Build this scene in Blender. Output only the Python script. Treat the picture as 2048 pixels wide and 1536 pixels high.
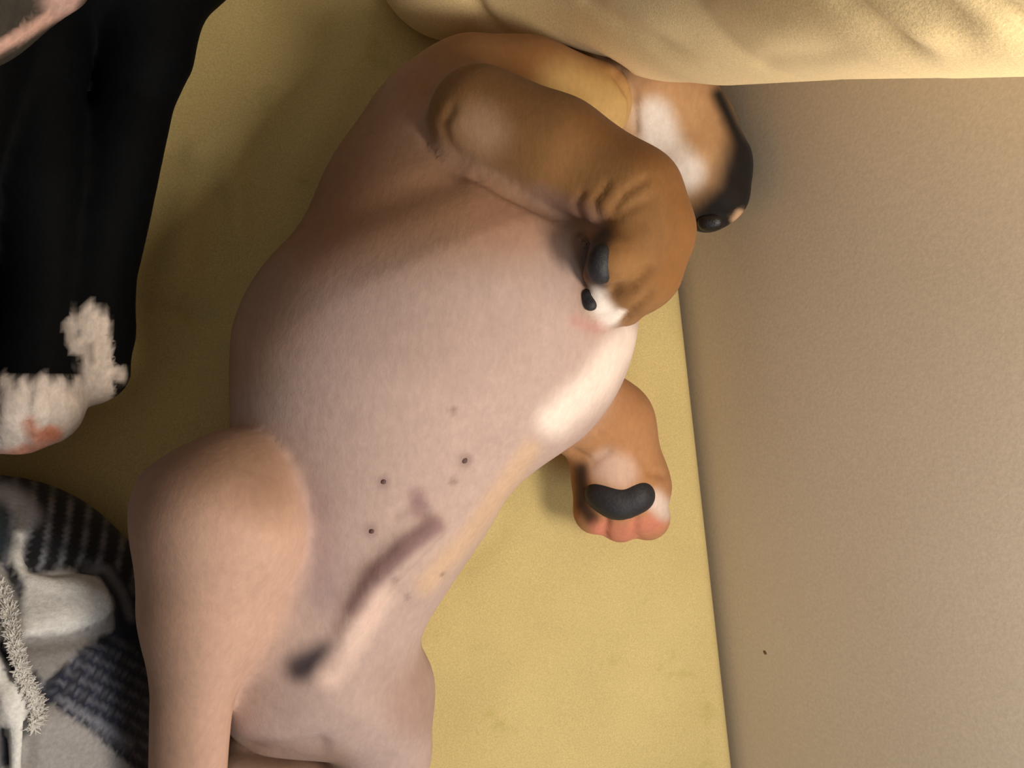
import bpy, math, random
import numpy as np
from mathutils import Vector, Matrix

for o in list(bpy.data.objects):
    bpy.data.objects.remove(o)
S = bpy.context.scene
COL = S.collection

# ------------------------------------------------------------------ camera
Z0 = 0.30                      # height of the mattress top above the floor
CH = 0.55                      # camera above the mattress
TILT = math.radians(20)        # looks down and a little towards the wall
FOV = math.radians(66)
F = 1024 / math.tan(FOV / 2)
CAM = np.array([-CH * math.tan(TILT), 0.0, Z0 + CH])
RGT = np.array([math.cos(TILT), 0.0, math.sin(TILT)])
UPV = np.array([0.0, 1.0, 0.0])
FWD = np.array([math.sin(TILT), 0.0, -math.cos(TILT)])
cam = bpy.data.cameras.new('camera')
cam.sensor_width = 36
cam.angle = FOV
cam.clip_start = 0.02
camo = bpy.data.objects.new('camera', cam)
COL.objects.link(camo)
camo.location = CAM
camo.rotation_euler = (0, -TILT, 0)
S.camera = camo

# ------------------------------------------------------------------ world, lamps, exposure
S.view_settings.view_transform = 'Standard'
S.view_settings.look = 'None'
S.view_settings.gamma = 1
S.view_settings.exposure = 0.0
S.view_settings.use_curve_mapping = False
w = bpy.data.worlds.new('room_light')
S.world = w
w.use_nodes = True
w.node_tree.nodes['Background'].inputs[0].default_value = (1.0, 0.89, 0.78, 1)
w.node_tree.nodes['Background'].inputs[1].default_value = 0.23


def area(name, loc, aim, size, size_y, power, colour):
    l = bpy.data.lights.new(name, 'AREA')
    l.shape = 'RECTANGLE'
    l.size, l.size_y = size, size_y
    l.energy = power
    l.color = colour
    o = bpy.data.objects.new(name, l)
    COL.objects.link(o)
    o.location = loc
    o.rotation_euler = (Vector(aim) - Vector(loc)).to_track_quat('-Z', 'Y').to_euler()
    return o


# daylight from a window high up, off to the foot end, beside the wall
area('window_daylight', (0.12, -0.62, Z0 + 0.60), (-0.02, 0.1, Z0 + .05), 0.24, 0.3, 1.7, (0.88, 0.95, 1.0))
# warm bedside lamp above the wall side
area('bedside_lamp', (0.13, -0.14, Z0 + 0.56), (-0.12, 0.05, Z0 + .04), 0.14, 0.18, 2.2, (1.0, 0.90, 0.77))


# ------------------------------------------------------------------ helpers
def srgb(r, g, b):
    c = np.array([r, g, b], float) / 255.0
    return tuple(np.where(c <= 0.04045, c / 12.92, ((c + 0.055) / 1.055) ** 2.4))


def at(px, py, h):
    """point at height h above the mattress that lies on the sight line of a photo pixel"""
    d = RGT * ((px - 1024) / F) + UPV * ((768 - py) / F) + FWD
    t = (CAM[2] - (Z0 + h)) / (-d[2])
    return CAM + d * t


def depth(p):
    return float(np.dot(np.asarray(p) - CAM, FWD))


def metres(px, py, h, r):
    return r * depth(at(px, py, h)) / F


def proj(P):
    q = P - CAM
    z = np.maximum(q @ FWD, 1e-4)
    return 1024 + F * (q @ RGT) / z, 768 - F * (q @ UPV) / z


def ss(e0, e1, x):
    t = np.clip((x - e0) / (e1 - e0), 0, 1)
    return t * t * (3 - 2 * t)


def seg_dist(px, py, line):
    """distance from 2D points to a polyline"""
    best = np.full(px.shape, 1e9)
    for (ax, ay), (bx, by) in zip(line[:-1], line[1:]):
        dx, dy = bx - ax, by - ay
        L = dx * dx + dy * dy + 1e-9
        t = np.clip(((px - ax) * dx + (py - ay) * dy) / L, 0, 1)
        best = np.minimum(best, np.hypot(px - ax - t * dx, py - ay - t * dy))
    return best


def smin(a, b, k):
    k = np.maximum(k, 1e-6)
    h = np.maximum(k - np.abs(a - b), 0) / k
    return np.minimum(a, b) - h * h * h * k / 6


def cone(P, a, b, ra, rb, sq=1.0):
    """capsule whose radius runs from ra to rb; sq < 1 flattens it in height"""
    a = np.array(a, float)
    b = np.array(b, float)
    Q = P
    if sq != 1.0:
        Q = P.copy()
        zc = (a[2] + b[2]) / 2
        Q[:, 2] = (P[:, 2] - zc) / sq + zc
    ab = b - a
    t = np.clip(((Q - a) @ ab) / max(float(ab @ ab), 1e-9), 0, 1)
    d = np.linalg.norm(Q - a - t[:, None] * ab, axis=1) - (ra + (rb - ra) * t)
    return d


def chain(pts, k=0.02, sq=1.0):
    """pts: (px, py, h, radius in photo px); tapered limb through them"""
    c = [(at(x, y, h), metres(x, y, h, r)) for x, y, h, r in pts]

    def f(P):
        if len(c) == 1:
            return cone(P, c[0][0], c[0][0] + np.array([0, 0, 1e-5]), c[0][1], c[0][1], sq)
        d = None
        for (a, ra), (b, rb) in zip(c[:-1], c[1:]):
            e = cone(P, a, b, ra, rb, sq)
            d = e if d is None else np.minimum(d, e)
        return d
    lo = np.min([p - r for p, r in c], axis=0)
    hi = np.max([p + r for p, r in c], axis=0)
    f.lo, f.hi = lo, hi
    return f


def union(fs, k):
    def f(P):
        d = fs[0](P)
        for g in fs[1:]:
            d = smin(d, g(P), k)
        return d
    f.lo = np.min([g.lo for g in fs], axis=0)
    f.hi = np.max([g.hi for g in fs], axis=0)
    return f


def flat_bottom(f, h=0.002):
    def g(P):
        return np.maximum(f(P), Z0 + h - P[:, 2])
    g.lo, g.hi = f.lo, f.hi
    return g


def surface_nets(f, vox, pad=3, lo=None, hi=None):
    lo = np.array(f.lo if lo is None else lo) - pad * vox
    hi = np.array(f.hi if hi is None else hi) + pad * vox
    n = np.ceil((hi - lo) / vox).astype(int) + 1
    xs = [lo[i] + vox * np.arange(n[i]) for i in range(3)]
    V = np.empty(n, np.float32)
    step = max(1, int(400000 / (n[1] * n[2])))
    for i in range(0, n[0], step):
        g = np.stack(np.meshgrid(xs[0][i:i + step], xs[1], xs[2], indexing='ij'), -1)
        sh = g.shape[:3]
        V[i:i + step] = f(g.reshape(-1, 3)).reshape(sh)
    ins = V < 0
    cnt = np.zeros(n - 1, np.int8)
    for dx in (0, 1):
        for dy in (0, 1):
            for dz in (0, 1):
                cnt += ins[dx:n[0] - 1 + dx, dy:n[1] - 1 + dy, dz:n[2] - 1 + dz]
    act = (cnt > 0) & (cnt < 8)
    idx = np.full(n - 1, -1, np.int64)
    C = np.argwhere(act)
    idx[act] = np.arange(len(C))
    acc = np.zeros((len(C), 3))
    num = np.zeros(len(C))
    corners = np.array([[a, b, c] for a in (0, 1) for b in (0, 1) for c in (0, 1)])
    for i in range(8):
        for j in range(i + 1, 8):
            if np.abs(corners[i] - corners[j]).sum() != 1:
                continue
            va = V[tuple((C + corners[i]).T)]
            vb = V[tuple((C + corners[j]).T)]
            m = (va < 0) != (vb < 0)
            t = np.where(m, va / np.where(m, va - vb, 1), 0)
            acc += np.where(m[:, None], corners[i] + (corners[j] - corners[i]) * t[:, None], 0)
            num += m
    verts = lo + vox * (C + acc / num[:, None])
    quads = []
    for ax in range(3):
        a1, a2 = [(1, 2), (2, 0), (0, 1)][ax]
        s0 = [slice(None)] * 3
        s1 = [slice(None)] * 3
        s0[ax] = slice(0, n[ax] - 1)
        s1[ax] = slice(1, n[ax])
        A, B = ins[tuple(s0)], ins[tuple(s1)]
        E = np.argwhere(A != B)
        E = E[(E[:, a1] > 0) & (E[:, a2] > 0) & (E[:, a1] < n[a1] - 1) & (E[:, a2] < n[a2] - 1)]
        u = np.zeros(3, int)
        v = np.zeros(3, int)
        u[a1] = 1
        v[a2] = 1
        q = np.stack([idx[tuple((E - u - v).T)], idx[tuple((E - v).T)], idx[tuple(E.T)], idx[tuple((E - u).T)]], 1)
        flip = ~A[tuple(E.T)]
        q[flip] = q[flip][:, ::-1]
        quads.append(q)
    return verts, np.concatenate(quads)


def laplace(v, q, it, lam=0.5):
    e = np.concatenate([q[:, [0, 1]], q[:, [1, 2]], q[:, [2, 3]], q[:, [3, 0]]])
    e = np.concatenate([e, e[:, ::-1]])
    deg = np.maximum(np.bincount(e[:, 0], minlength=len(v)), 1)
    for _ in range(it):
        s = np.stack([np.bincount(e[:, 0], weights=v[e[:, 1], i], minlength=len(v)) for i in range(3)], 1)
        v = v + lam * (s / deg[:, None] - v)
    return v


def normals(v, q):
    fn = np.cross(v[q[:, 2]] - v[q[:, 0]], v[q[:, 3]] - v[q[:, 1]])
    out = np.zeros_like(v)
    for i in range(4):
        for k in range(3):
            out[:, k] += np.bincount(q[:, i], weights=fn[:, k], minlength=len(v))
    return out / np.maximum(np.linalg.norm(out, axis=1, keepdims=True), 1e-12)


def mesh_obj(name, v, q, mat, parent=None, col=None, rough=None):
    me = bpy.data.meshes.new(name)
    me.from_pydata(np.asarray(v).tolist(), [], np.asarray(q).tolist() if not isinstance(q, list) else q)
    me.polygons.foreach_set('use_smooth', [True] * len(me.polygons))
    if col is not None:
        a = me.color_attributes.new('coat', 'FLOAT_COLOR', 'POINT')
        c = np.ones((len(v), 4), np.float32)
        c[:, :3] = col
        a.data.foreach_set('color', c.ravel())
    me.materials.append(mat)
    me.update()
    o = bpy.data.objects.new(name, me)
    COL.objects.link(o)
    if parent is not None:
        o.parent = parent
    return o


def empty(name, label, cat, loc=(0, 0, 0), group=None):
    o = bpy.data.objects.new(name, None)
    COL.objects.link(o)
    o.empty_display_size = 0.05
    o['label'] = label
    o['category'] = cat
    if group:
        o['group'] = group
    return o


def tag(o, label, cat):
    o['label'] = label
    o['category'] = cat
    return o


def hit(f, px, py, t0=0.2, t1=0.8):
    """point where the sight line of a photo pixel meets a solid, and the outward normal there"""
    d = RGT * ((px - 1024) / F) + UPV * ((768 - py) / F) + FWD
    d = d / np.linalg.norm(d)
    t = 0.15
    for _ in range(200):
        s = float(f((CAM + d * t)[None])[0])
        if s < 0.0002:
            break
        t += s * 0.7
        if t > 1.2:
            break
    p = CAM + d * t
    e = 0.002
    n = np.array([float(f((p + e * np.eye(3)[i])[None])[0] - f((p - e * np.eye(3)[i])[None])[0]) for i in range(3)])
    n /= max(np.linalg.norm(n), 1e-9)
    return p, n


def hits(f, xy):
    """the same for many pixels at once"""
    xy = np.asarray(xy, float)
    d = RGT * ((xy[:, :1] - 1024) / F) + UPV * ((768 - xy[:, 1:]) / F) + FWD
    d /= np.linalg.norm(d, axis=1, keepdims=True)
    t = np.full(len(d), 0.15)
    for _ in range(70):
        t = np.minimum(t + f(CAM + d * t[:, None]) * 0.75, 1.2)
    p = CAM + d * t[:, None]
    e = 0.002
    n = np.stack([f(p + e * np.eye(3)[i]) - f(p - e * np.eye(3)[i]) for i in range(3)], 1)
    return p, n / np.maximum(np.linalg.norm(n, axis=1, keepdims=True), 1e-9)


# ------------------------------------------------------------------ materials
def new_mat(name):
    m = bpy.data.materials.new(name)
    m.use_nodes = True
    nt = m.node_tree
    return m, nt, nt.nodes['Principled BSDF']


def noise(nt, scale, detail=4, rough=0.6, coord='Object', stretch=None):
    tc = nt.nodes.new('ShaderNodeTexCoord')
    n = nt.nodes.new('ShaderNodeTexNoise')
    n.inputs['Scale'].default_value = scale
    n.inputs['Detail'].default_value = detail
    n.inputs['Roughness'].default_value = rough
    if stretch:
        mp = nt.nodes.new('ShaderNodeMapping')
        mp.inputs['Scale'].default_value = stretch
        nt.links.new(tc.outputs[coord], mp.inputs[0])
        nt.links.new(mp.outputs[0], n.inputs['Vector'])
    else:
        nt.links.new(tc.outputs[coord], n.inputs['Vector'])
    return n


def mixc(nt, fac, a, b, mode='MIX'):
    m = nt.nodes.new('ShaderNodeMix')
    m.data_type = 'RGBA'
    m.blend_type = mode
    for sock, val in ((m.inputs['Factor'], fac), (m.inputs[6], a), (m.inputs[7], b)):
        if hasattr(val, 'links'):
            nt.links.new(val, sock)
        elif isinstance(val, (int, float)):
            sock.default_value = val
        else:
            sock.default_value = (*val[:3], 1)
    return m.outputs[2]


def ramp(nt, src, stops):
    r = nt.nodes.new('ShaderNodeValToRGB')
    r.color_ramp.elements[0].position = stops[0][0]
    r.color_ramp.elements[0].color = (*stops[0][1], 1)
    r.color_ramp.elements[1].position = stops[-1][0]
    r.color_ramp.elements[1].color = (*stops[-1][1], 1)
    for p, c in stops[1:-1]:
        e = r.color_ramp.elements.new(p)
        e.color = (*c, 1)
    nt.links.new(src, r.inputs[0])
    return r.outputs[0]


def bump(nt, bsdf, src, strength, dist, prev=None):
    b = nt.nodes.new('ShaderNodeBump')
    b.inputs['Strength'].default_value = strength
    b.inputs['Distance'].default_value = dist
    nt.links.new(src, b.inputs['Height'])
    if prev is not None:
        nt.links.new(prev, b.inputs['Normal'])
    nt.links.new(b.outputs[0], bsdf.inputs['Normal'])
    return b.outputs[0]


def fur_mat(name, rough=0.75, var=0.12, scale=260, bstr=0.25, sheen=0.15, spec=0.25):
    """short coat: the coat colour of each region is a point attribute of the mesh"""
    m, nt, b = new_mat(name)
    a = nt.nodes.new('ShaderNodeAttribute')
    a.attribute_name = 'coat'
    n = noise(nt, scale, 5, 0.7, stretch=(1.0, 0.55, 1.0))
    g = ramp(nt, n.outputs[0], [(0.3, (1 - var,) * 3), (0.7, (1 + var,) * 3)])
    n2 = noise(nt, 38, 3, 0.6)
    g2 = ramp(nt, n2.outputs[0], [(0.3, (1 - var * .6,) * 3), (0.7, (1 + var * .6,) * 3)])
    c = mixc(nt, 1.0, a.outputs['Color'], g, 'MULTIPLY')
    c = mixc(nt, 1.0, c, g2, 'MULTIPLY')
    nt.links.new(c, b.inputs['Base Color'])
    b.inputs['Roughness'].default_value = rough
    b.inputs['Specular IOR Level'].default_value = spec
    b.inputs['Sheen Weight'].default_value = sheen
    b.inputs['Sheen Roughness'].default_value = 0.5
    bump(nt, b, n.outputs[0], bstr, 0.0012)
    return m


def cloth_mat(name, colour, var=0.06, weave=900, bstr=0.25, attr=False, stain=None, sheen=0.1):
    m, nt, b = new_mat(name)
    n = noise(nt, 9, 5, 0.6)
    g = ramp(nt, n.outputs[0], [(0.3, (1 - var,) * 3), (0.7, (1 + var,) * 3)])
    if attr:
        a = nt.nodes.new('ShaderNodeAttribute')
        a.attribute_name = 'coat'
        base = a.outputs['Color']
    else:
        rgb = nt.nodes.new('ShaderNodeRGB')
        rgb.outputs[0].default_value = (*colour, 1)
        base = rgb.outputs[0]
    c = mixc(nt, 1.0, base, g, 'MULTIPLY')
    n3 = noise(nt, weave, 2, 0.7)
    g3 = ramp(nt, n3.outputs[0], [(0.3, (0.86,) * 3), (0.7, (1.12,) * 3)])
    c = mixc(nt, 1.0, c, g3, 'MULTIPLY')
    if stain:
        n4 = noise(nt, 26, 3, 0.7)
        f = ramp(nt, n4.outputs[0], [(0.62, (0, 0, 0)), (0.74, (1, 1, 1))])
        c = mixc(nt, f, c, mixc(nt, 1.0, c, stain, 'MULTIPLY'))
    nt.links.new(c, b.inputs['Base Color'])
    b.inputs['Roughness'].default_value = 0.9
    b.inputs['Specular IOR Level'].default_value = 0.15
    b.inputs['Sheen Weight'].default_value = sheen
    bump(nt, b, n3.outputs[0], bstr, 0.0006)
    return m


def plain_mat(name, colour, rough=0.6, spec=0.3, nscale=180, var=0.1, bstr=0.3):
    m, nt, b = new_mat(name)
    n = noise(nt, nscale, 4, 0.65)
    g = ramp(nt, n.outputs[0], [(0.3, tuple(np.array(colour) * (1 - var))), (0.7, tuple(np.array(colour) * (1 + var)))])
    nt.links.new(g, b.inputs['Base Color'])
    b.inputs['Roughness'].default_value = rough
    b.inputs['Specular IOR Level'].default_value = spec
    bump(nt, b, n.outputs[0], bstr, 0.0008)
    return m


M_FUR = fur_mat('tan_coat', var=0.08, sheen=0.05, spec=0.15)
M_BLACK = fur_mat('black_coat', rough=0.7, var=0.2, sheen=0.0, spec=0.06)
M_SHEET = cloth_mat('mustard_sheet', srgb(212, 190, 130), stain=(0.88, 0.90, 0.78))
M_PILLOW = cloth_mat('yellow_pillowcase', srgb(247, 220, 166), var=0.07)
M_PAD = plain_mat('paw_pad_leather', srgb(38, 36, 40), 0.55, 0.35, 420, 0.25, 0.5)
M_NOSE = plain_mat('nose_leather', srgb(24, 20, 20), 0.4, 0.45, 500, 0.2, 0.5)
M_SKIN = plain_mat('dark_skin', srgb(98, 74, 72), 0.7, 0.2, 300, 0.15, 0.3)
M_BLANKET = cloth_mat('plaid_flannel', (0.5, 0.5, 0.5), attr=True, var=0.10, weave=420, bstr=0.5)
M_FRAY = plain_mat('frayed_cotton', srgb(216, 212, 206), 0.9, 0.1, 400, 0.1, 0.2)
M_CHIP = plain_mat('chipped_paint', srgb(120, 100, 80), 0.8, 0.1)
M_FLOOR = plain_mat('floor_boards', srgb(120, 96, 72), 0.5, 0.4, 12, 0.2, 0.1)
M_CORE = plain_mat('mattress_ticking', srgb(200, 196, 186), 0.9, 0.1, 60, 0.05, 0.2)

# wall paint: faint roller texture and small scuffs
M_WALL, nt, b = new_mat('beige_wall_paint')
n1 = noise(nt, 3.0, 4, 0.6)
n2 = noise(nt, 420, 3, 0.6)
c = ramp(nt, n1.outputs[0], [(0.3, srgb(214, 202, 185)), (0.7, srgb(220, 209, 194))])
g = ramp(nt, n2.outputs[0], [(0.3, (0.93,) * 3), (0.7, (1.06,) * 3)])
nt.links.new(mixc(nt, 1.0, c, g, 'MULTIPLY'), b.inputs['Base Color'])
b.inputs['Roughness'].default_value = 0.8
b.inputs['Specular IOR Level'].default_value = 0.2
bump(nt, b, n2.outputs[0], 0.15, 0.0006)

# ------------------------------------------------------------------ room shell
EA, EB = at(1365, 540, 0), at(1475, 1536, 0)      # the mattress edge along the wall
ed = (EB - EA) / np.linalg.norm(EB - EA)          # runs towards the foot
wn = np.array([-ed[1], ed[0], 0])                 # into the wall
if wn[0] < 0:
    wn = -wn
GAP = 0.006
WP = EA + wn * GAP                                # a point on the wall's face


def box_pts(o, ax, ay, az):
    o, ax, ay, az = map(np.array, (o, ax, ay, az))
    v = [o + ax * i + ay * j + az * k for k in (0, 1) for j in (0, 1) for i in (0, 1)]
    return v, [[0, 2, 3, 1], [4, 5, 7, 6], [0, 1, 5, 4], [1, 3, 7, 5], [3, 2, 6, 7], [2, 0, 4, 6]]


def structure(name, o, ax, ay, az, mat):
    v, q = box_pts(o, ax, ay, az)
    me = mesh_obj(name, v, q, mat)
    me.data.polygons.foreach_set('use_smooth', [False] * 6)
    me['kind'] = 'structure'
    return me


base = np.array([WP[0], WP[1], 0.0])
structure('wall_right', base - ed * 2.0, ed * 3.6, wn * 0.1, (0, 0, 2.3), M_WALL)
structure('floor', base - ed * 2.0 + np.array([0, 0, -0.05]), ed * 3.6, -wn * 3.0, (0, 0, 0.05), M_FLOOR)

sp = at(1530, 1305, 0)
SPOT = CAM + (sp - CAM) * (((WP - CAM) @ wn) / ((sp - CAM) @ wn))
a = np.linspace(0, 2 * math.pi, 12, endpoint=False)
ring = [SPOT + (ed * math.cos(t) + np.array([0, 0, 1]) * math.sin(t) * 1.3) * .0016 for t in a]
v = [p - wn * .0001 for p in ring] + [SPOT - wn * .0006]
mesh_obj('paint_chip', v, [[i, (i + 1) % 12, 12] for i in range(12)], M_CHIP, bpy.data.objects['wall_right'])

# ------------------------------------------------------------------ mattress under a fitted sheet
mattress = empty('mattress', 'bed mattress under a mustard yellow fitted sheet, pushed against the beige wall', 'mattress')
FOOT, HEAD, WIDE = 0.95, 0.95, 1.25
v, q = box_pts(EA - ed * (HEAD - .02) - wn * (WIDE - .02), ed * (HEAD + FOOT - .04), wn * (WIDE - .04), (0, 0, 0))
o = EA - ed * (HEAD - .015) - wn * (WIDE - .015)
o[2] = 0.001
v, q = box_pts(o, ed * (HEAD + FOOT - .03), wn * (WIDE - .03), (0, 0, Z0 - 0.035))
mesh_obj('mattress_core', v, q, M_CORE, mattress)


def sheet_mesh():
    ns, nw = 300, 260
    s = np.concatenate([np.linspace(-HEAD, -0.45, 40)[:-1], np.linspace(-0.45, 0.52, ns)[:-1], np.linspace(0.52, FOOT, 40)])
    d = np.concatenate([[0.0], np.linspace(0.0, 0.02, 12), np.linspace(0.02, 0.75, nw)[1:], np.linspace(0.75, WIDE, 40)[1:]])
    R = 0.012
    SS, DD = np.meshgrid(s, d, indexing='ij')
    ang = np.clip(DD / R, 0, 1)
    z = np.where(DD < R, R * (np.sqrt(np.clip(1 - (1 - ang) ** 2, 0, 1)) - 1), 0.0)
    P = EA[None, None, :] + ed * SS[..., None] - wn * DD[..., None]
    z[:, 0] = -0.2
    px, py = proj((P + np.array([0, 0, 0.0])).reshape(-1, 3))
    px, py = px.reshape(z.shape), py.reshape(z.shape)

    def fold(line, wdt, hgt):
        return hgt * np.exp(-(seg_dist(px, py, line) / wdt) ** 2)
    wr = np.zeros_like(z)
    wr += fold([(330, 300), (420, 330), (440, 420), (420, 520)], 30, -0.0022)
    wr += fold([(390, 310), (470, 380), (480, 470)], 26, 0.0016)
    wr += fold([(370, 420), (350, 560), (300, 600)], 30, 0.0016)
    wr += fold([(520, 300), (500, 450), (420, 600), (330, 700)], 40, -0.0015)
    wr += fold([(760, 0), (700, 150), (600, 330)], 45, 0.002)
    wr += fold([(300, 620), (420, 640)], 24, -0.002)
    wr += fold([(930, 1130), (1000, 1060)], 30, -0.0015)
    wr += fold([(1010, 1180), (960, 1500)], 60, 0.0008)
    rng = np.random.RandomState(4)
    for _ in range(14):
        kx, ky, ph = rng.uniform(-60, 60), rng.uniform(-60, 60), rng.uniform(0, 6.28)
        wr += 0.00022 * np.sin(kx * SS + ky * DD + ph)
    wr *= 1.7 * ss(0.0, 0.03, DD)
    P[..., 2] = Z0 + z + wr - 0.0012
    ny = len(d)
    nx = len(s)
    idx = np.arange(nx * ny).reshape(nx, ny)
    q = np.stack([idx[:-1, :-1], idx[:-1, 1:], idx[1:, 1:], idx[1:, :-1]], -1).reshape(-1, 4)
    V = P.reshape(-1, 3)
    if normals(V, q)[:, 2].mean() < 0:
        q = q[:, ::-1]
    return V, q


v, q = sheet_mesh()
mesh_obj('fitted_sheet', v, q, M_SHEET, mattress)

# ------------------------------------------------------------------ tan puppy
torso = union([
    chain([(905, 300, .058, 178), (850, 440, .065, 180)]),
    chain([(850, 440, .065, 180), (935, 615, .085, 325)], sq=.85),
    chain([(935, 615, .085, 325), (790, 735, .085, 288)], sq=.85),
    chain([(790, 735, .085, 288), (735, 965, .075, 228)], sq=.9),
    chain([(735, 965, .075, 232), (665, 1170, .07, 172)], sq=.95),
    chain([(665, 1170, .07, 172), (625, 1320, .07, 165)]),
], 0.05)
rump = union([
    chain([(625, 1320, .075, 160), (560, 1385, .075, 112), (650, 1395, .075, 108)]),
    chain([(715, 1375, .07, 120), (745, 1385, .068, 116)]),
    chain([(745, 1385, .068, 116), (765, 1500, .06, 100), (720, 1660, .05, 80), (640, 1780, .04, 62)]),
    chain([(490, 1520, .03, 62), (690, 1545, .04, 84)]),
    chain([(620, 1590, .035, 85), (500, 1600, .03, 75), (470, 1720, .03, 40)]),
], 0.018)
thigh = union([
    chain([(500, 960, .115, 95), (450, 1035, .12, 160)]),
    chain([(450, 1035, .12, 160), (408, 1215, .12, 104)]),
    chain([(408, 1215, .12, 104), (384, 1400, .115, 78), (376, 1560, .105, 74), (372, 1760, .07, 62), (420, 1850, .04, 66)]),
    chain([(470, 1050, .10, 115), (590, 1270, .08, 100)]),
], 0.03)
neck = union([
    chain([(955, 195, .085, 118), (1055, 190, .09, 102)]),
    chain([(1055, 190, .09, 102), (1182, 206, .095, 82)]),
    chain([(1100, 190, .05, 100), (1290, 200, .055, 100)]),
], 0.02)
head = union([
    chain([(1290, 190, .07, 128), (1368, 268, .075, 98)]),
    chain([(1368, 268, .075, 98), (1425, 335, .09, 72)]),
    chain([(1425, 335, .09, 72), (1440, 390, .095, 58)]),
    chain([(1390, 330, .085, 80), (1412, 425, .085, 40)]),
], 0.016)
arm = union([
    chain([(962, 240, .135, 106), (1110, 305, .16, 106)]),
    chain([(1110, 305, .155, 108), (1258, 400, .18, 106)]),
    chain([(1258, 400, .18, 106), (1294, 465, .185, 92)]),
    chain([(1294, 465, .185, 92), (1278, 545, .18, 80)]),
    chain([(1278, 545, .18, 80), (1250, 620, .165, 34)]),
    chain([(1270, 560, .175, 50), (1195, 600, .17, 30)]),
    chain([(1225, 522, .196, 50), (1268, 506, .19, 56)]),
    chain([(1215, 510, .185, 40), (1190, 550, .18, 26)]),
    chain([(1250, 610, .165, 30), (1200, 634, .16, 22)]),
], 0.010)
low_arm = union([
    chain([(1090, 770, .06, 110), (1215, 850, .052, 92)]),
    chain([(1215, 850, .052, 92), (1243, 975, .048, 92)]),
    chain([(1243, 975, .048, 92), (1190, 1025, .045, 44)]),
    chain([(1243, 975, .048, 92), (1240, 1045, .045, 40)]),
    chain([(1243, 975, .048, 92), (1295, 1035, .045, 46)]),
], 0.010)
ridge_pts = [(868, 1052), (815, 1095), (760, 1150), (722, 1215), (690, 1280)]
rp = [hit(torso, x, y) for x, y in ridge_pts]


def ridge_f(P):
    d = None
    R = [0.0075, 0.0095, 0.0095, 0.008, 0.006]
    for i in range(4):
        a = rp[i][0] - rp[i][1] * 0.0008
        c = rp[i + 1][0] - rp[i + 1][1] * 0.0015
        e = cone(P, a, c, R[i], R[i + 1])
        d = e if d is None else np.minimum(d, e)
    return d


GROIN = at(590, 1290, .11)
SHOULDER = at(950, 140, .12)
groups = [torso, rump, thigh, neck, head, arm, low_arm]


def wall_side(P):
    return (P - WP) @ wn


def dog_f(P):
    d = smin(torso(P), ridge_f(P), 0.008)
    d = smin(d, rump(P), 0.02)
    d = smin(d, thigh(P), 0.003 + 0.035 * np.exp(-(np.linalg.norm(P - GROIN, axis=1) / 0.045) ** 2))
    d = smin(d, neck(P), 0.03)
    d = smin(d, head(P), 0.003)
    d = smin(d, arm(P), 0.003 + 0.03 * np.exp(-(np.linalg.norm(P - SHOULDER, axis=1) / 0.035) ** 2))
    d = smin(d, low_arm(P), 0.012)
    d = np.maximum(d, Z0 + 0.003 - P[:, 2])
    return np.maximum(d, wall_side(P) + 0.004)


dog_f.lo = np.min([g.lo for g in groups], axis=0)
dog_f.hi = np.max([g.hi for g in groups], axis=0)
dog_f.lo[2] = Z0


def paint(col, px, py, gate, line, width, colour, soft=0.5, amt=1.0, jag=None):
    """coat or shade patch along a line, edge softness as a share of its width"""
    d = seg_dist(px, py, line)
    if jag is not None:
        d = d + jag
    f = (1 - ss(width * (1 - soft), width * (1 + soft), d)) * amt * gate
    return col * (1 - f[:, None]) + np.array(colour) * f[:, None]


def groove(v, n, px, py, gate, line, width, dep):
    d = seg_dist(px, py, line)
    return v - n * (dep * np.exp(-(d / width) ** 2) * gate)[:, None]


v, q = surface_nets(dog_f, 0.0026)
v = laplace(v, q, 4)
n = normals(v, q)
px, py = proj(v)
dd = np.stack([np.minimum(g(v), 0.05) for g in groups], 1)
wgt = np.exp(-dd / 0.004)
wgt /= wgt.sum(1, keepdims=True)
gT, gR, gK, gN, gH, gA, gL = wgt.T
facing = ss(-0.05, 0.25, -((v - CAM) / np.linalg.norm(v - CAM, axis=1, keepdims=True) * n).sum(1))
body = gT + gR + gK

# folds of the loose skin
A = gA * facing
for line, wd, dp in [
    ([(1165, 445), (1150, 410), (1165, 385)], 7, .0016),
    ([(1195, 445), (1188, 405), (1215, 370)], 7, .0018),
    ([(1225, 420), (1250, 385), (1290, 360)], 8, .002),
    ([(1205, 455), (1260, 415), (1300, 400)], 9, .0014),
    ([(1225, 580), (1260, 575), (1295, 540)], 10, .0035),
    ([(1245, 640), (1275, 610), (1300, 590)], 8, .0024),
    ([(1190, 466), (1210, 440)], 10, .002),
    ([(905, 215), (885, 250), (897, 290), (930, 325)], 10, .0015),
]:
    v = groove(v, n, px, py, A, line, wd, dp)
v = groove(v, n, px, py, np.clip(gT + gN + gA, 0, 1) * facing, [(845, 250), (855, 290), (885, 320), (930, 345)], 11, .0022)
v = groove(v, n, px, py, np.clip(gT + gN + gA, 0, 1) * facing, [(950, 350), (1010, 385), (1100, 428), (1180, 458)], 9, .0032)
v = groove(v, n, px, py, (gN + gH) * facing, [(1235, 148), (1268, 195), (1268, 262)], 9, .004)
v = groove(v, n, px, py, np.clip(gT + gN, 0, 1) * facing, [(580, 470), (680, 430), (800, 385), (900, 350)], 40, .003)
v = groove(v, n, px, py, (gR + gT) * facing, [(430, 1495), (560, 1504), (640, 1492)], 20, .004)
v = groove(v, n, px, py, gL * facing, [(1150, 905), (1185, 925), (1215, 905)], 9, .0025)
v = groove(v, n, px, py, gL * facing, [(1275, 900), (1300, 945), (1325, 950)], 9, .002)
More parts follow.
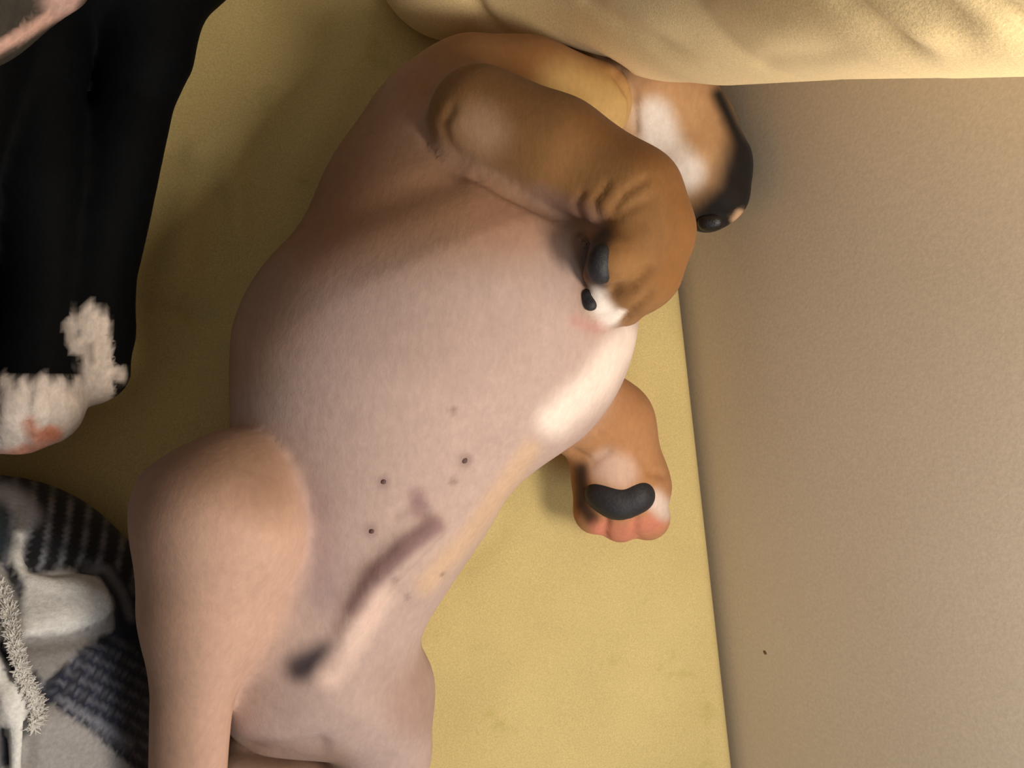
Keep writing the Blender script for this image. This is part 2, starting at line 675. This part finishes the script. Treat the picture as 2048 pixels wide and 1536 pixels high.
for l in ([(1130, 845), (1175, 870)], [(1150, 830), (1200, 865)], [(1185, 815), (1225, 850)]):
    v = groove(v, n, px, py, gL * facing, l, 7, .0012)
for l in ([(1215, 1010), (1210, 1075)], [(1268, 1015), (1272, 1075)]):
    v = groove(v, n, px, py, gL * facing, l, 8, .0035)
v = groove(v, n, px, py, gT * facing, [(790, 1030), (830, 1010), (850, 1025)], 10, .002)
v = groove(v, n, px, py, gH * facing, [(1440, 240), (1452, 300), (1462, 350)], 7, .0012)
v = groove(v, n, px, py, gH * facing, [(1400, 440), (1440, 425), (1455, 430)], 6, .002)

TAN, TAN2, BELLY = srgb(164, 116, 70), srgb(192, 150, 108), srgb(182, 157, 148)
WHITE, DARK, PEACH = srgb(238, 226, 216), srgb(30, 25, 23), srgb(200, 160, 138)
col = np.tile(np.array(BELLY), (len(v), 1))
one = np.ones(len(v))


def lerp(col, f, c):
    return col * (1 - f[:, None]) + np.array(c) * f[:, None]


# tan back and flanks, pale hairless belly: follows how far the skin faces up
flank = 1 - ss(-0.1, 0.45, n[:, 2])
col = lerp(col, flank * body * .8, TAN)
# chest is browner than the belly
col = paint(col, px, py, gT + gN, [(740, 330), (900, 300), (1000, 250)], 190, srgb(176, 136, 108), .55, .85)
col = paint(col, px, py, gT, [(640, 430), (820, 390), (1050, 430)], 90, srgb(168, 122, 88), .9, .6)
col = paint(col, px, py, gT, [(900, 90), (860, 160), (940, 130)], 60, TAN, .9, .9)
col = paint(col, px, py, gT, [(720, 230), (600, 470), (480, 720)], 75, srgb(150, 108, 76), .9, .6)
col = lerp(col, gN, TAN)
col = lerp(col, gA, srgb(138, 99, 60))
col = lerp(col, gH, TAN2)
col = lerp(col, gL, srgb(172, 124, 84))
# hind leg: peach on the inner side
col = lerp(col, gK * .8, PEACH)
col = paint(col, px, py, gK, [(400, 900), (500, 900), (540, 960)], 70, srgb(156, 122, 98), .9, .8)
col = paint(col, px, py, gK, [(300, 930), (262, 1000), (258, 1080), (290, 1300), (290, 1540)], 85, srgb(140, 110, 92), .9, .85)  # shade on the leg's outer left side, painted into the coat colour
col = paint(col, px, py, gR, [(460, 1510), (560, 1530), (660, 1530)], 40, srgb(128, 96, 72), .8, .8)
# head: pale chin patch and dark mask
col = paint(col, px, py, gH, [(1305, 235), (1330, 300), (1370, 345)], 38, WHITE, .6)
col = paint(col, px, py, gH, [(1438, 190), (1475, 270), (1502, 330), (1505, 400)], 15, DARK, .95)
col = paint(col, px, py, gH, [(1500, 320), (1478, 395), (1420, 450)], 56, DARK, .6)
col = paint(col, px, py, gH, [(1480, 428), (1472, 440)], 9, srgb(205, 165, 130), .8)
# neck roll is lighter, arm is redder on its outer edge
col = paint(col, px, py, gN, [(1140, 190), (1220, 225)], 70, srgb(198, 162, 104), .6)
col = paint(col, px, py, gA, [(1180, 220), (1330, 320), (1385, 430), (1340, 560)], 36, srgb(126, 84, 44), .9, .7)
col = paint(col, px, py, gA, [(960, 250), (970, 265)], 42, srgb(190, 154, 124), .9, .7)
col = paint(col, px, py, gA, [(1080, 395), (1180, 440)], 24, srgb(140, 110, 98), .9, .8)
# paw of the upper arm: dark toe roots, white toe tips
col = paint(col, px, py, gA, [(1205, 470), (1180, 520), (1195, 575)], 18, srgb(58, 52, 52), .7, .9)
col = paint(col, px, py, gA, [(1190, 600), (1215, 632)], 22, WHITE, .6)
col = paint(col, px, py, gA, [(1240, 628), (1205, 648)], 10, WHITE, .7)
col = paint(col, px, py, gA + gT, [(1150, 640), (1180, 655), (1205, 652)], 11, srgb(176, 126, 118), .9, .6)
# lower forepaw
col = paint(col, px, py, gL, [(1215, 935), (1240, 945)], 34, srgb(206, 172, 152), .6)
col = paint(col, px, py, gL, [(1162, 940), (1165, 1010), (1185, 1040)], 14, srgb(74, 52, 40), .8)
col = paint(col, px, py, gL, [(1200, 1062), (1250, 1068), (1310, 1045)], 20, srgb(206, 128, 104), .8, .9)
col = paint(col, px, py, gL, [(1310, 1000), (1330, 1020)], 20, srgb(214, 190, 176), .7)
# belly and rump markings, with highlights and shade painted into the colour
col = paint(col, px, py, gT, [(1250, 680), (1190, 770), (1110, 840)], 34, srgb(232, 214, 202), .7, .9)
col = paint(col, px, py, gT, [(1060, 900), (940, 1070), (850, 1170)], 20, srgb(204, 170, 134), .9, .6)
col = paint(col, px, py, gT, [(868, 1052), (815, 1090), (755, 1145), (715, 1215)], 20, srgb(128, 98, 98), .6, .85)
col = paint(col, px, py, gT, [(835, 995), (840, 1020)], 18, srgb(140, 108, 108), .8, .8)
col = paint(col, px, py, gT + gR, [(600, 1335), (650, 1315)], 30, srgb(54, 45, 50), .8, 1)
col = paint(col, px, py, gT, [(605, 990), (620, 1100), (645, 1180)], 45, srgb(150, 126, 130), .9, .45)  # painted shadow on the belly beside the thigh
col = paint(col, px, py, gT + gR, [(760, 1200), (700, 1290), (660, 1350)], 26, srgb(232, 200, 186), .8, .6)
col = paint(col, px, py, gR, [(800, 1330), (830, 1420)], 55, srgb(160, 130, 118), .6, .8)  # painted shade on the right lobe of the rump
for x, y, r, a in [(931, 921, 13, .45), (766, 965, 12, .35), (742, 1062, 12, .4), (905, 822, 7, .5), (905, 963, 7, .5), (790, 1160, 6, .4), (815, 1195, 6, .4), (885, 1150, 5, .5)]:
    col = paint(col, px, py, gT, [(x, y), (x + 1, y - 1)], r, srgb(96, 70, 66), .7, a)

puppy = empty('puppy', 'tan puppy with a pale pink belly sleeping on its back on the yellow sheet', 'dog')
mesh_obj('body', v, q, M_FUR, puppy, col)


def blob(name, spots, mat, parent, solid, vox=0.0012, sink=0.4, k=0.004):
    """small raised pad made of round lobes that sit on the skin; spots: (px, py, radius px)"""
    cs = []
    for x, y, r in spots:
        p, nn = hit(solid, x, y)
        R = r * depth(p) / F
        cs.append((p - nn * R * sink, R))

    def f(P):
        d = None
        for p, R in cs:
            e = np.linalg.norm(P - p, axis=1) - R
            d = e if d is None else smin(d, e, k)
        return np.maximum(d, wall_side(P) + 0.002)
    f.lo = np.min([p - R for p, R in cs], axis=0)
    f.hi = np.max([p + R for p, R in cs], axis=0)
    vv, qq = surface_nets(f, vox)
    vv = laplace(vv, qq, 2)
    return mesh_obj(name, vv, qq, mat, parent)


blob('paw_pad', [(1188, 994, 34), (1212, 1006, 36), (1238, 1016, 40), (1282, 998, 40)], M_PAD, puppy, low_arm, sink=.8, k=.01)
blob('paw_pad', [(1200, 500, 16), (1190, 527, 22), (1193, 553, 24)], M_PAD, puppy, arm, sink=.55, k=.009)
blob('paw_pad', [(1170, 590, 15), (1178, 610, 15)], M_PAD, puppy, arm, sink=.35)
blob('nose', [(1412, 450, 20), (1434, 448, 18)], M_NOSE, puppy, head, sink=.5, k=.008)
for x, y, r in [(930, 922, 8), (767, 964, 7), (743, 1063, 7)]:
    blob('nipple', [(x, y, r)], M_SKIN, puppy, torso, sink=.55, vox=.0007)
# ear folded back under the pillow edge
e0, e1, e2 = at(1330, 120, .075), at(1250, 60, .05), at(1180, 40, .02)


def ear_f(P):
    d = smin(cone(P, e0, e1, .018, .024, .5), cone(P, e1, e2, .024, .008, .5), .01)
    return np.maximum(np.maximum(d, Z0 + .004 - P[:, 2]), wall_side(P) + .004)


ear_f.lo = np.min([e0, e1, e2], 0) - .03
ear_f.hi = np.max([e0, e1, e2], 0) + .03
v, q = surface_nets(ear_f, 0.003)
mesh_obj('ear', laplace(v, q, 3), q, M_FUR, puppy, np.tile(np.array(srgb(120, 84, 54)), (len(v), 1)))

# ------------------------------------------------------------------ pillow
pill = union([
    chain([(1080, -110, .06, 210), (1300, -120, .11, 255)]),
    chain([(1300, -120, .11, 255), (1480, -160, .19, 310), (1700, -230, .27, 365), (2000, -330, .37, 455), (2300, -450, .42, 560)]),
    chain([(1180, -300, .10, 260), (1500, -500, .16, 380), (1900, -900, .3, 700)]),
], 0.03)
pill2 = union([
    chain([(905, -90, .04, 150), (960, -260, .05, 260)]),
    chain([(905, -90, .04, 150), (1060, -100, .05, 170)]),
], 0.02)


def pillow_f(P):
    d = smin(pill(P), pill2(P), 0.012)
    m = d < 0.012
    if m.any():
        e = np.minimum(dog_f(P[m]) - 0.004, ear_f(P[m]) - 0.004)
        d[m] = np.maximum(d[m], -e)
    d = np.maximum(d, Z0 + 0.003 - P[:, 2])
    return np.maximum(d, wall_side(P) + 0.003)


pillow_f.lo = np.minimum(pill.lo, pill2.lo)
pillow_f.hi = np.maximum(pill.hi, pill2.hi)
pillow_f.lo[2] = Z0
pillow_f.hi[0] = min(pillow_f.hi[0], 0.34)
pillow_f.hi[1] = min(pillow_f.hi[1], 0.62)
v, q = surface_nets(pillow_f, 0.0034)
v = laplace(v, q, 5)
n = normals(v, q)
px, py = proj(v)
f0 = ss(0, .3, -((v - CAM) / np.linalg.norm(v - CAM, axis=1, keepdims=True) * n).sum(1))
for line, wd, dp in [
    ([(1140, -80), (1180, 0), (1250, 50), (1330, 92), (1420, 132)], 17, .0026),
    ([(1190, -80), (1225, -10), (1300, 40), (1400, 92)], 26, -.0018),
    ([(935, -20), (965, 35), (1010, 72), (1060, 88)], 14, .005),
    ([(1630, -80), (1690, 0), (1760, 55), (1890, 125)], 20, .0026),
    ([(1700, -80), (1770, 0), (1840, 55), (1950, 110)], 30, -.0026),
    ([(1780, -80), (1850, -5), (1920, 45), (2000, 85)], 24, .0018),
    ([(1900, -80), (1970, 0), (2060, 62), (2160, 110)], 22, .0026),
    ([(1540, 118), (1640, 112), (1760, 92)], 20, .001),
    ([(1440, 0), (1540, 62), (1660, 88)], 34, -.0014),
]:
    fade = ss(10, 130, np.hypot(px - line[-1][0], py - line[-1][1]))
    v = groove(v, n, px, py, f0 * fade, line, wd, dp)
pillow = mesh_obj('pillow', v, q, M_PILLOW)
tag(pillow, 'plump yellow pillow with creases, lying at the top above the tan puppy', 'pillow')

# ------------------------------------------------------------------ black dog
b_chest = union([
    chain([(120, -190, .07, 260), (330, -150, .07, 165)]),
    chain([(-120, -100, .08, 260), (-380, 260, .09, 330), (-420, 700, .09, 320)]),
], 0.04)
b_right = union([
    chain([(295, -60, .07, 118), (292, 95, .065, 92), (270, 190, .06, 74), (245, 285, .06, 78), (208, 430, .055, 84), (186, 545, .05, 80), (180, 665, .048, 80)]),
    chain([(178, 665, .048, 82), (190, 745, .045, 62)]),
    chain([(185, 745, .045, 30), (178, 785, .04, 28)]),
    chain([(212, 730, .045, 34), (226, 745, .042, 28)]),
], 0.008)
b_left = union([
    chain([(50, -60, .08, 140), (60, 175, .075, 99), (76, 350, .07, 96), (86, 550, .06, 78), (72, 720, .055, 80)]),
    chain([(72, 720, .055, 80), (66, 800, .055, 86)]),
    chain([(66, 800, .055, 86), (100, 830, .052, 52)]),
    chain([(66, 800, .055, 86), (40, 858, .052, 52)]),
    chain([(66, 800, .055, 86), (-30, 850, .05, 60)]),
], 0.010)
b_head = union([
    chain([(-70, 12, .17, 92), (95, -62, .17, 84)]),
    chain([(-70, 12, .17, 92), (-300, 60, .15, 190)]),
    chain([(-300, 60, .15, 190), (-330, 200, .11, 220)]),
], 0.03)
bgroups = [b_chest, b_right, b_left, b_head]


def black_f(P):
    d = smin(b_chest(P), b_right(P), 0.02)
    d = smin(d, b_left(P), 0.0015)
    d = smin(d, b_head(P), 0.010)
    return np.maximum(d, Z0 + 0.003 - P[:, 2])


black_f.lo = np.min([g.lo for g in bgroups], axis=0)
black_f.hi = np.max([g.hi for g in bgroups], axis=0)
black_f.lo[2] = Z0
v, q = surface_nets(black_f, 0.003)
v = laplace(v, q, 3)
n = normals(v, q)
px, py = proj(v)
dd = np.stack([np.minimum(g(v), 0.05) for g in bgroups], 1)
wgt = np.exp(-dd / 0.004)
wgt /= wgt.sum(1, keepdims=True)
cC, cR, cL, cH = wgt.T
facing = ss(-0.05, 0.25, -((v - CAM) / np.linalg.norm(v - CAM, axis=1, keepdims=True) * n).sum(1))
for l in ([(60, 760), (52, 820), (50, 900)], [(-10, 780), (-10, 900)], [(108, 770), (112, 830), (90, 880)]):
    v = groove(v, n, px, py, cL * facing, l, 8, .0022)
jag = 9 * np.sin(px / 6.0) + 6 * np.sin(px / 13.0 + 1) + 5 * np.sin(py / 7.0)
BLK = srgb(9, 10, 12)
col = np.tile(np.array(BLK), (len(v), 1))
one = np.ones(len(v))
SOCK, BPINK = srgb(238, 222, 210), srgb(222, 138, 104)
col = lerp(col, cL * ss(748, 772, py + jag * .9), SOCK)
col = paint(col, px, py, cL, [(60, 850), (65, 870), (110, 868)], 13, BPINK, .7, .8)
col = paint(col, px, py, cL, [(110, 870), (60, 905), (0, 918)], 15, BPINK, .8, .8)
gate = cR
col = paint(col, px, py, gate, [(178, 640), (185, 700), (192, 760), (195, 800)], 32, SOCK, .2, 1, jag * .6)
col = paint(col, px, py, gate, [(140, 652), (155, 690), (172, 720)], 14, SOCK, .3, 1, jag * .4)
col = paint(col, px, py, gate, [(236, 745), (240, 755)], 14, SOCK, .4, .9, jag * .4)
col = paint(col, px, py, gate, [(178, 695), (180, 720)], 10, srgb(150, 134, 122), .8, .8)
# lip of the muzzle
col = lerp(col, cH * .8, srgb(74, 68, 60))  # sheen of lit black fur, painted as grey over the head
col = paint(col, px, py, cH, [(160, -40), (140, 10), (90, 40), (40, 72), (-20, 104)], 12, srgb(220, 176, 158), .6)
col = paint(col, px, py, cH, [(150, -60), (120, 0)], 34, srgb(200, 164, 152), .6)
blackdog = empty('black_dog', 'black dog with white paws and pink lip lying at the left edge', 'dog')
mesh_obj('body', v, q, M_BLACK, blackdog, col)

# ------------------------------------------------------------------ plaid blanket
bl = union([
    chain([(-40, 1215, .03, 262), (10, 1300, .035, 282)]),
    chain([(10, 1300, .035, 282), (0, 1580, .035, 290), (-20, 1850, .03, 300)]),
    chain([(-260, 1300, .035, 330), (-260, 1800, .035, 360)]),
], 0.03)


def stretch_z(f, s):
    def g(P):
        Q = P.copy()
        Q[:, 2] = Z0 + (P[:, 2] - Z0) / s
        return f(Q)
    g.lo, g.hi = f.lo, f.hi
    return g


bl = flat_bottom(bl, 0.003)


def ridge_on(f, line, r, sink):
    P = [hit(f, x, y) for x, y in line]
    pts = [(p - nn * sink, 0) for p, nn in P]

    def g(Q):
        d = None
        for i in range(len(pts) - 1):
            ra = r[i] * depth(pts[i][0]) / F
            rb = r[i + 1] * depth(pts[i + 1][0]) / F
            e = cone(Q, pts[i][0], pts[i + 1][0], ra, rb)
            d = e if d is None else np.minimum(d, e)
        return d
    g.lo = np.min([p for p, _ in pts], 0) - .03
    g.hi = np.max([p for p, _ in pts], 0) + .03
    return g


fold1 = ridge_on(bl, [(38, 1070), (36, 1120), (62, 1158), (110, 1172), (170, 1178), (205, 1190)], [12, 15, 17, 20, 26, 24], .004)
fold2 = ridge_on(bl, [(60, 1262), (120, 1235), (200, 1215)], [22, 34, 34], .008)
fold3 = ridge_on(bl, [(20, 1395), (35, 1450), (25, 1560)], [26, 24, 24], .002)


def blanket_f(P):
    d = smin(bl(P), fold1(P), 0.006)
    d = smin(d, fold2(P), 0.010)
    d = smin(d, fold3(P), 0.005)
    m = d < 0.012
    if m.any():
        d[m] = np.maximum(d[m], -(np.minimum(dog_f(P[m]), black_f(P[m])) - 0.003))
    return np.maximum(d, Z0 + 0.003 - P[:, 2])


blanket_f.lo, blanket_f.hi = bl.lo.copy(), bl.hi.copy() + np.array([0, 0, .02])
blanket_f.lo[2] = Z0
v, q = surface_nets(blanket_f, 0.0028)
v = laplace(v, q, 3)
n = normals(v, q)
px, py = proj(v)
f0 = ss(0, .3, -((v - CAM) / np.linalg.norm(v - CAM, axis=1, keepdims=True) * n).sum(1))
for line, wd, dp in [
    ([(55, 1080), (62, 1130), (110, 1138), (190, 1132)], 12, .005),
    ([(215, 1270), (130, 1280), (50, 1290)], 16, .004),
    ([(92, 1380), (105, 1410)], 16, .006),
    ([(0, 1290), (12, 1310), (28, 1345)], 13, .008),
    ([(0, 1470), (5, 1560)], 14, .006),
    ([(62, 1450), (58, 1536)], 10, .006),
    ([(5, 1110), (30, 1200), (35, 1270)], 12, .003),
]:
    v = groove(v, n, px, py, f0, line, wd, dp)


def inside(px, py, poly, soft=5):
    r = np.zeros(px.shape, bool)
    j = len(poly) - 1
    for i in range(len(poly)):
        (xi, yi), (xj, yj) = poly[i], poly[j]
        r ^= ((yi > py) != (yj > py)) & (px < (xj - xi) * (py - yi) / (yj - yi + 1e-9) + xi)
        j = i
    d = seg_dist(px, py, poly + poly[:1])
    return ss(-soft, soft, np.where(r, d, -d))


NAVY, BLK2 = np.array(srgb(40, 42, 56)), np.array(srgb(40, 40, 42))
LG, MG, DG = np.array(srgb(232, 229, 224)), np.array(srgb(158, 153, 150)), np.array(srgb(118, 118, 126))
col = np.tile(BLK2, (len(v), 1))


def stripe(u, period, phase, width):
    t = np.abs(((u - phase) / period) % 1 - .5) * period
    return 1 - ss(width * .5, width * 1.5, t)


# woven check of the upper panel
u = px + 0.10 * (py - 1000) + 0.0004 * (py - 1000) ** 2
sx = stripe(u, 38, 104 + 19, 6)
sy = stripe(py - 0.15 * px, 52, 1048, 9)
up = BLK2 * (1 - sx[:, None] * .9) + DG * 1.35 * (sx[:, None] * .9)
up = up * (1 - sy[:, None] * .45) + NAVY * (sy[:, None] * .45)
col = up.copy()
# light tuft of the top corner
col = paint(col, px, py, np.ones(len(v)), [(12, 985), (40, 1000), (60, 1030)], 22, srgb(160, 160, 166), .8, .9)
G1 = np.ones(len(v))
col = paint(col, px, py, G1, [(45, 1030), (40, 1075)], 14, srgb(140, 138, 136), .8, .8)
# twisted pale fold and lobe
col = lerp(col, inside(px, py, [(62, 1140), (150, 1130), (205, 1160), (228, 1195), (222, 1225), (205, 1245), (130, 1268), (45, 1275), (40, 1200)]), LG * .85)
col = paint(col, px, py, G1, [(38, 1075), (34, 1115), (62, 1158), (110, 1172), (170, 1178)], 14, LG, .5)
col = paint(col, px, py, G1, [(45, 1262), (110, 1240), (205, 1205)], 20, LG, .8, .8)
mid = inside(px, py, [(42, 1278), (130, 1268), (205, 1245), (228, 1228), (230, 1262), (160, 1300), (90, 1365), (55, 1330)])
col = lerp(col, mid, MG * .8)
# border stripe along the right hem
edge = inside(px, py, [(180, 1120), (232, 1135), (262, 1180), (300, 1290), (305, 1360), (230, 1300), (232, 1215), (205, 1160)])
col = lerp(col, edge, NAVY * .9)
col = paint(col, px, py, G1, [(180, 1128), (215, 1140), (245, 1185), (262, 1235)], 9, DG * 1.2, .8, .9)
# lower diagonal check panel
low = inside(px, py, [(92, 1380), (160, 1305), (232, 1270), (262, 1290), (300, 1330), (300, 1540), (270, 1540), (180, 1462), (110, 1415)])
a1 = stripe(px * .5 - py * .87, 26, 4, 5)
a2 = stripe(px * .87 + py * .5, 34, 9, 7)
lc = NAVY * 1.1 * (1 - a1[:, None] * .6) + DG * (a1[:, None] * .6)
lc = lc * (1 - a2[:, None] * .5) + BLK2 * (a2[:, None] * .5)
col = col * (1 - low[:, None]) + lc * low[:, None]
col = paint(col, px, py, G1 * low, [(120, 1400), (190, 1445), (262, 1490)], 7, DG * 1.2, .8, .8)
# lower grey panel
grey = inside(px, py, [(84, 1430), (105, 1412), (180, 1462), (272, 1542), (250, 1800), (60, 1800), (55, 1500)])
col = lerp(col, grey, MG)
# left panels
left = inside(px, py, [(-60, 1180), (0, 1120), (36, 1190), (40, 1275), (60, 1340), (75, 1420), (58, 1470), (50, 1800), (-80, 1800)])
col = lerp(col, left, MG * 1.1)
col = paint(col, px, py, G1, [(0, 1340), (25, 1390), (35, 1450), (22, 1560)], 22, LG, .5)
col = paint(col, px, py, G1, [(0, 1470), (3, 1540)], 10, NAVY * .6, .8)  # darkness inside the lower fold gap, painted in
col = paint(col, px, py, G1, [(0, 1285), (28, 1345)], 9, BLK2 * .4, .8)  # darkness of the upper fold gap, painted along its groove
col = paint(col, px, py, G1, [(-30, 1010), (0, 1060), (10, 1080)], 26, srgb(50, 62, 68), .8, .8)
blanket = empty('plaid_blanket', 'bunched navy and grey plaid blanket with a frayed seam in the lower left corner', 'blanket')
mesh_obj('cloth', v, q, M_BLANKET, blanket, col)

# frayed seam: hundreds of loose thread ends along one line
rng = random.Random(7)
seam = [(0, 1170), (18, 1225), (28, 1275), (36, 1310), (45, 1350), (58, 1380), (72, 1405), (74, 1430), (60, 1455)]
wdt = [12, 10, 9, 10, 11, 13, 14, 12, 8]
vs, qs, spots = [], [], []
for i in range(len(seam) - 1):
    (ax, ay), (bx, by) = seam[i], seam[i + 1]
    L = math.hypot(bx - ax, by - ay)
    for k in range(int(L * 7)):
        t = rng.random()
        wd = wdt[i] * (1 - t) + wdt[i + 1] * t
        spots.append((ax + (bx - ax) * t + rng.uniform(-.5, .5) * wd, ay + (by - ay) * t))
HP, HN = hits(blanket_f, spots)
for p, nn in zip(HP, HN):
    ang = rng.uniform(0, 6.283)
    tx = np.array([math.cos(ang), math.sin(ang), rng.uniform(-.3, .5)])
    tx = tx - nn * float(tx @ nn) * .7
    tx /= np.linalg.norm(tx)
    ln = rng.uniform(.0015, .0045)
    sd = np.cross(tx, nn)
    sd /= max(np.linalg.norm(sd), 1e-6)
    r = rng.uniform(.0004, .0009)
    pts = [p - nn * .001, p + tx * ln * .5 + nn * .0014, p + tx * ln + nn * rng.uniform(.0005, .003)]
    b0 = len(vs)
    for j, c in enumerate(pts):
        rr = r * (1, .9, .35)[j]
        vs += [c + sd * rr, c + nn * rr * 1.4, c - sd * rr]
    for j in range(2):
        o = b0 + 3 * j
        qs += [[o, o + 1, o + 4, o + 3], [o + 1, o + 2, o + 5, o + 4], [o + 2, o, o + 3, o + 5]]
fr = mesh_obj('frayed_seam', vs, qs, M_FRAY, blanket)
fr['kind'] = 'stuff'
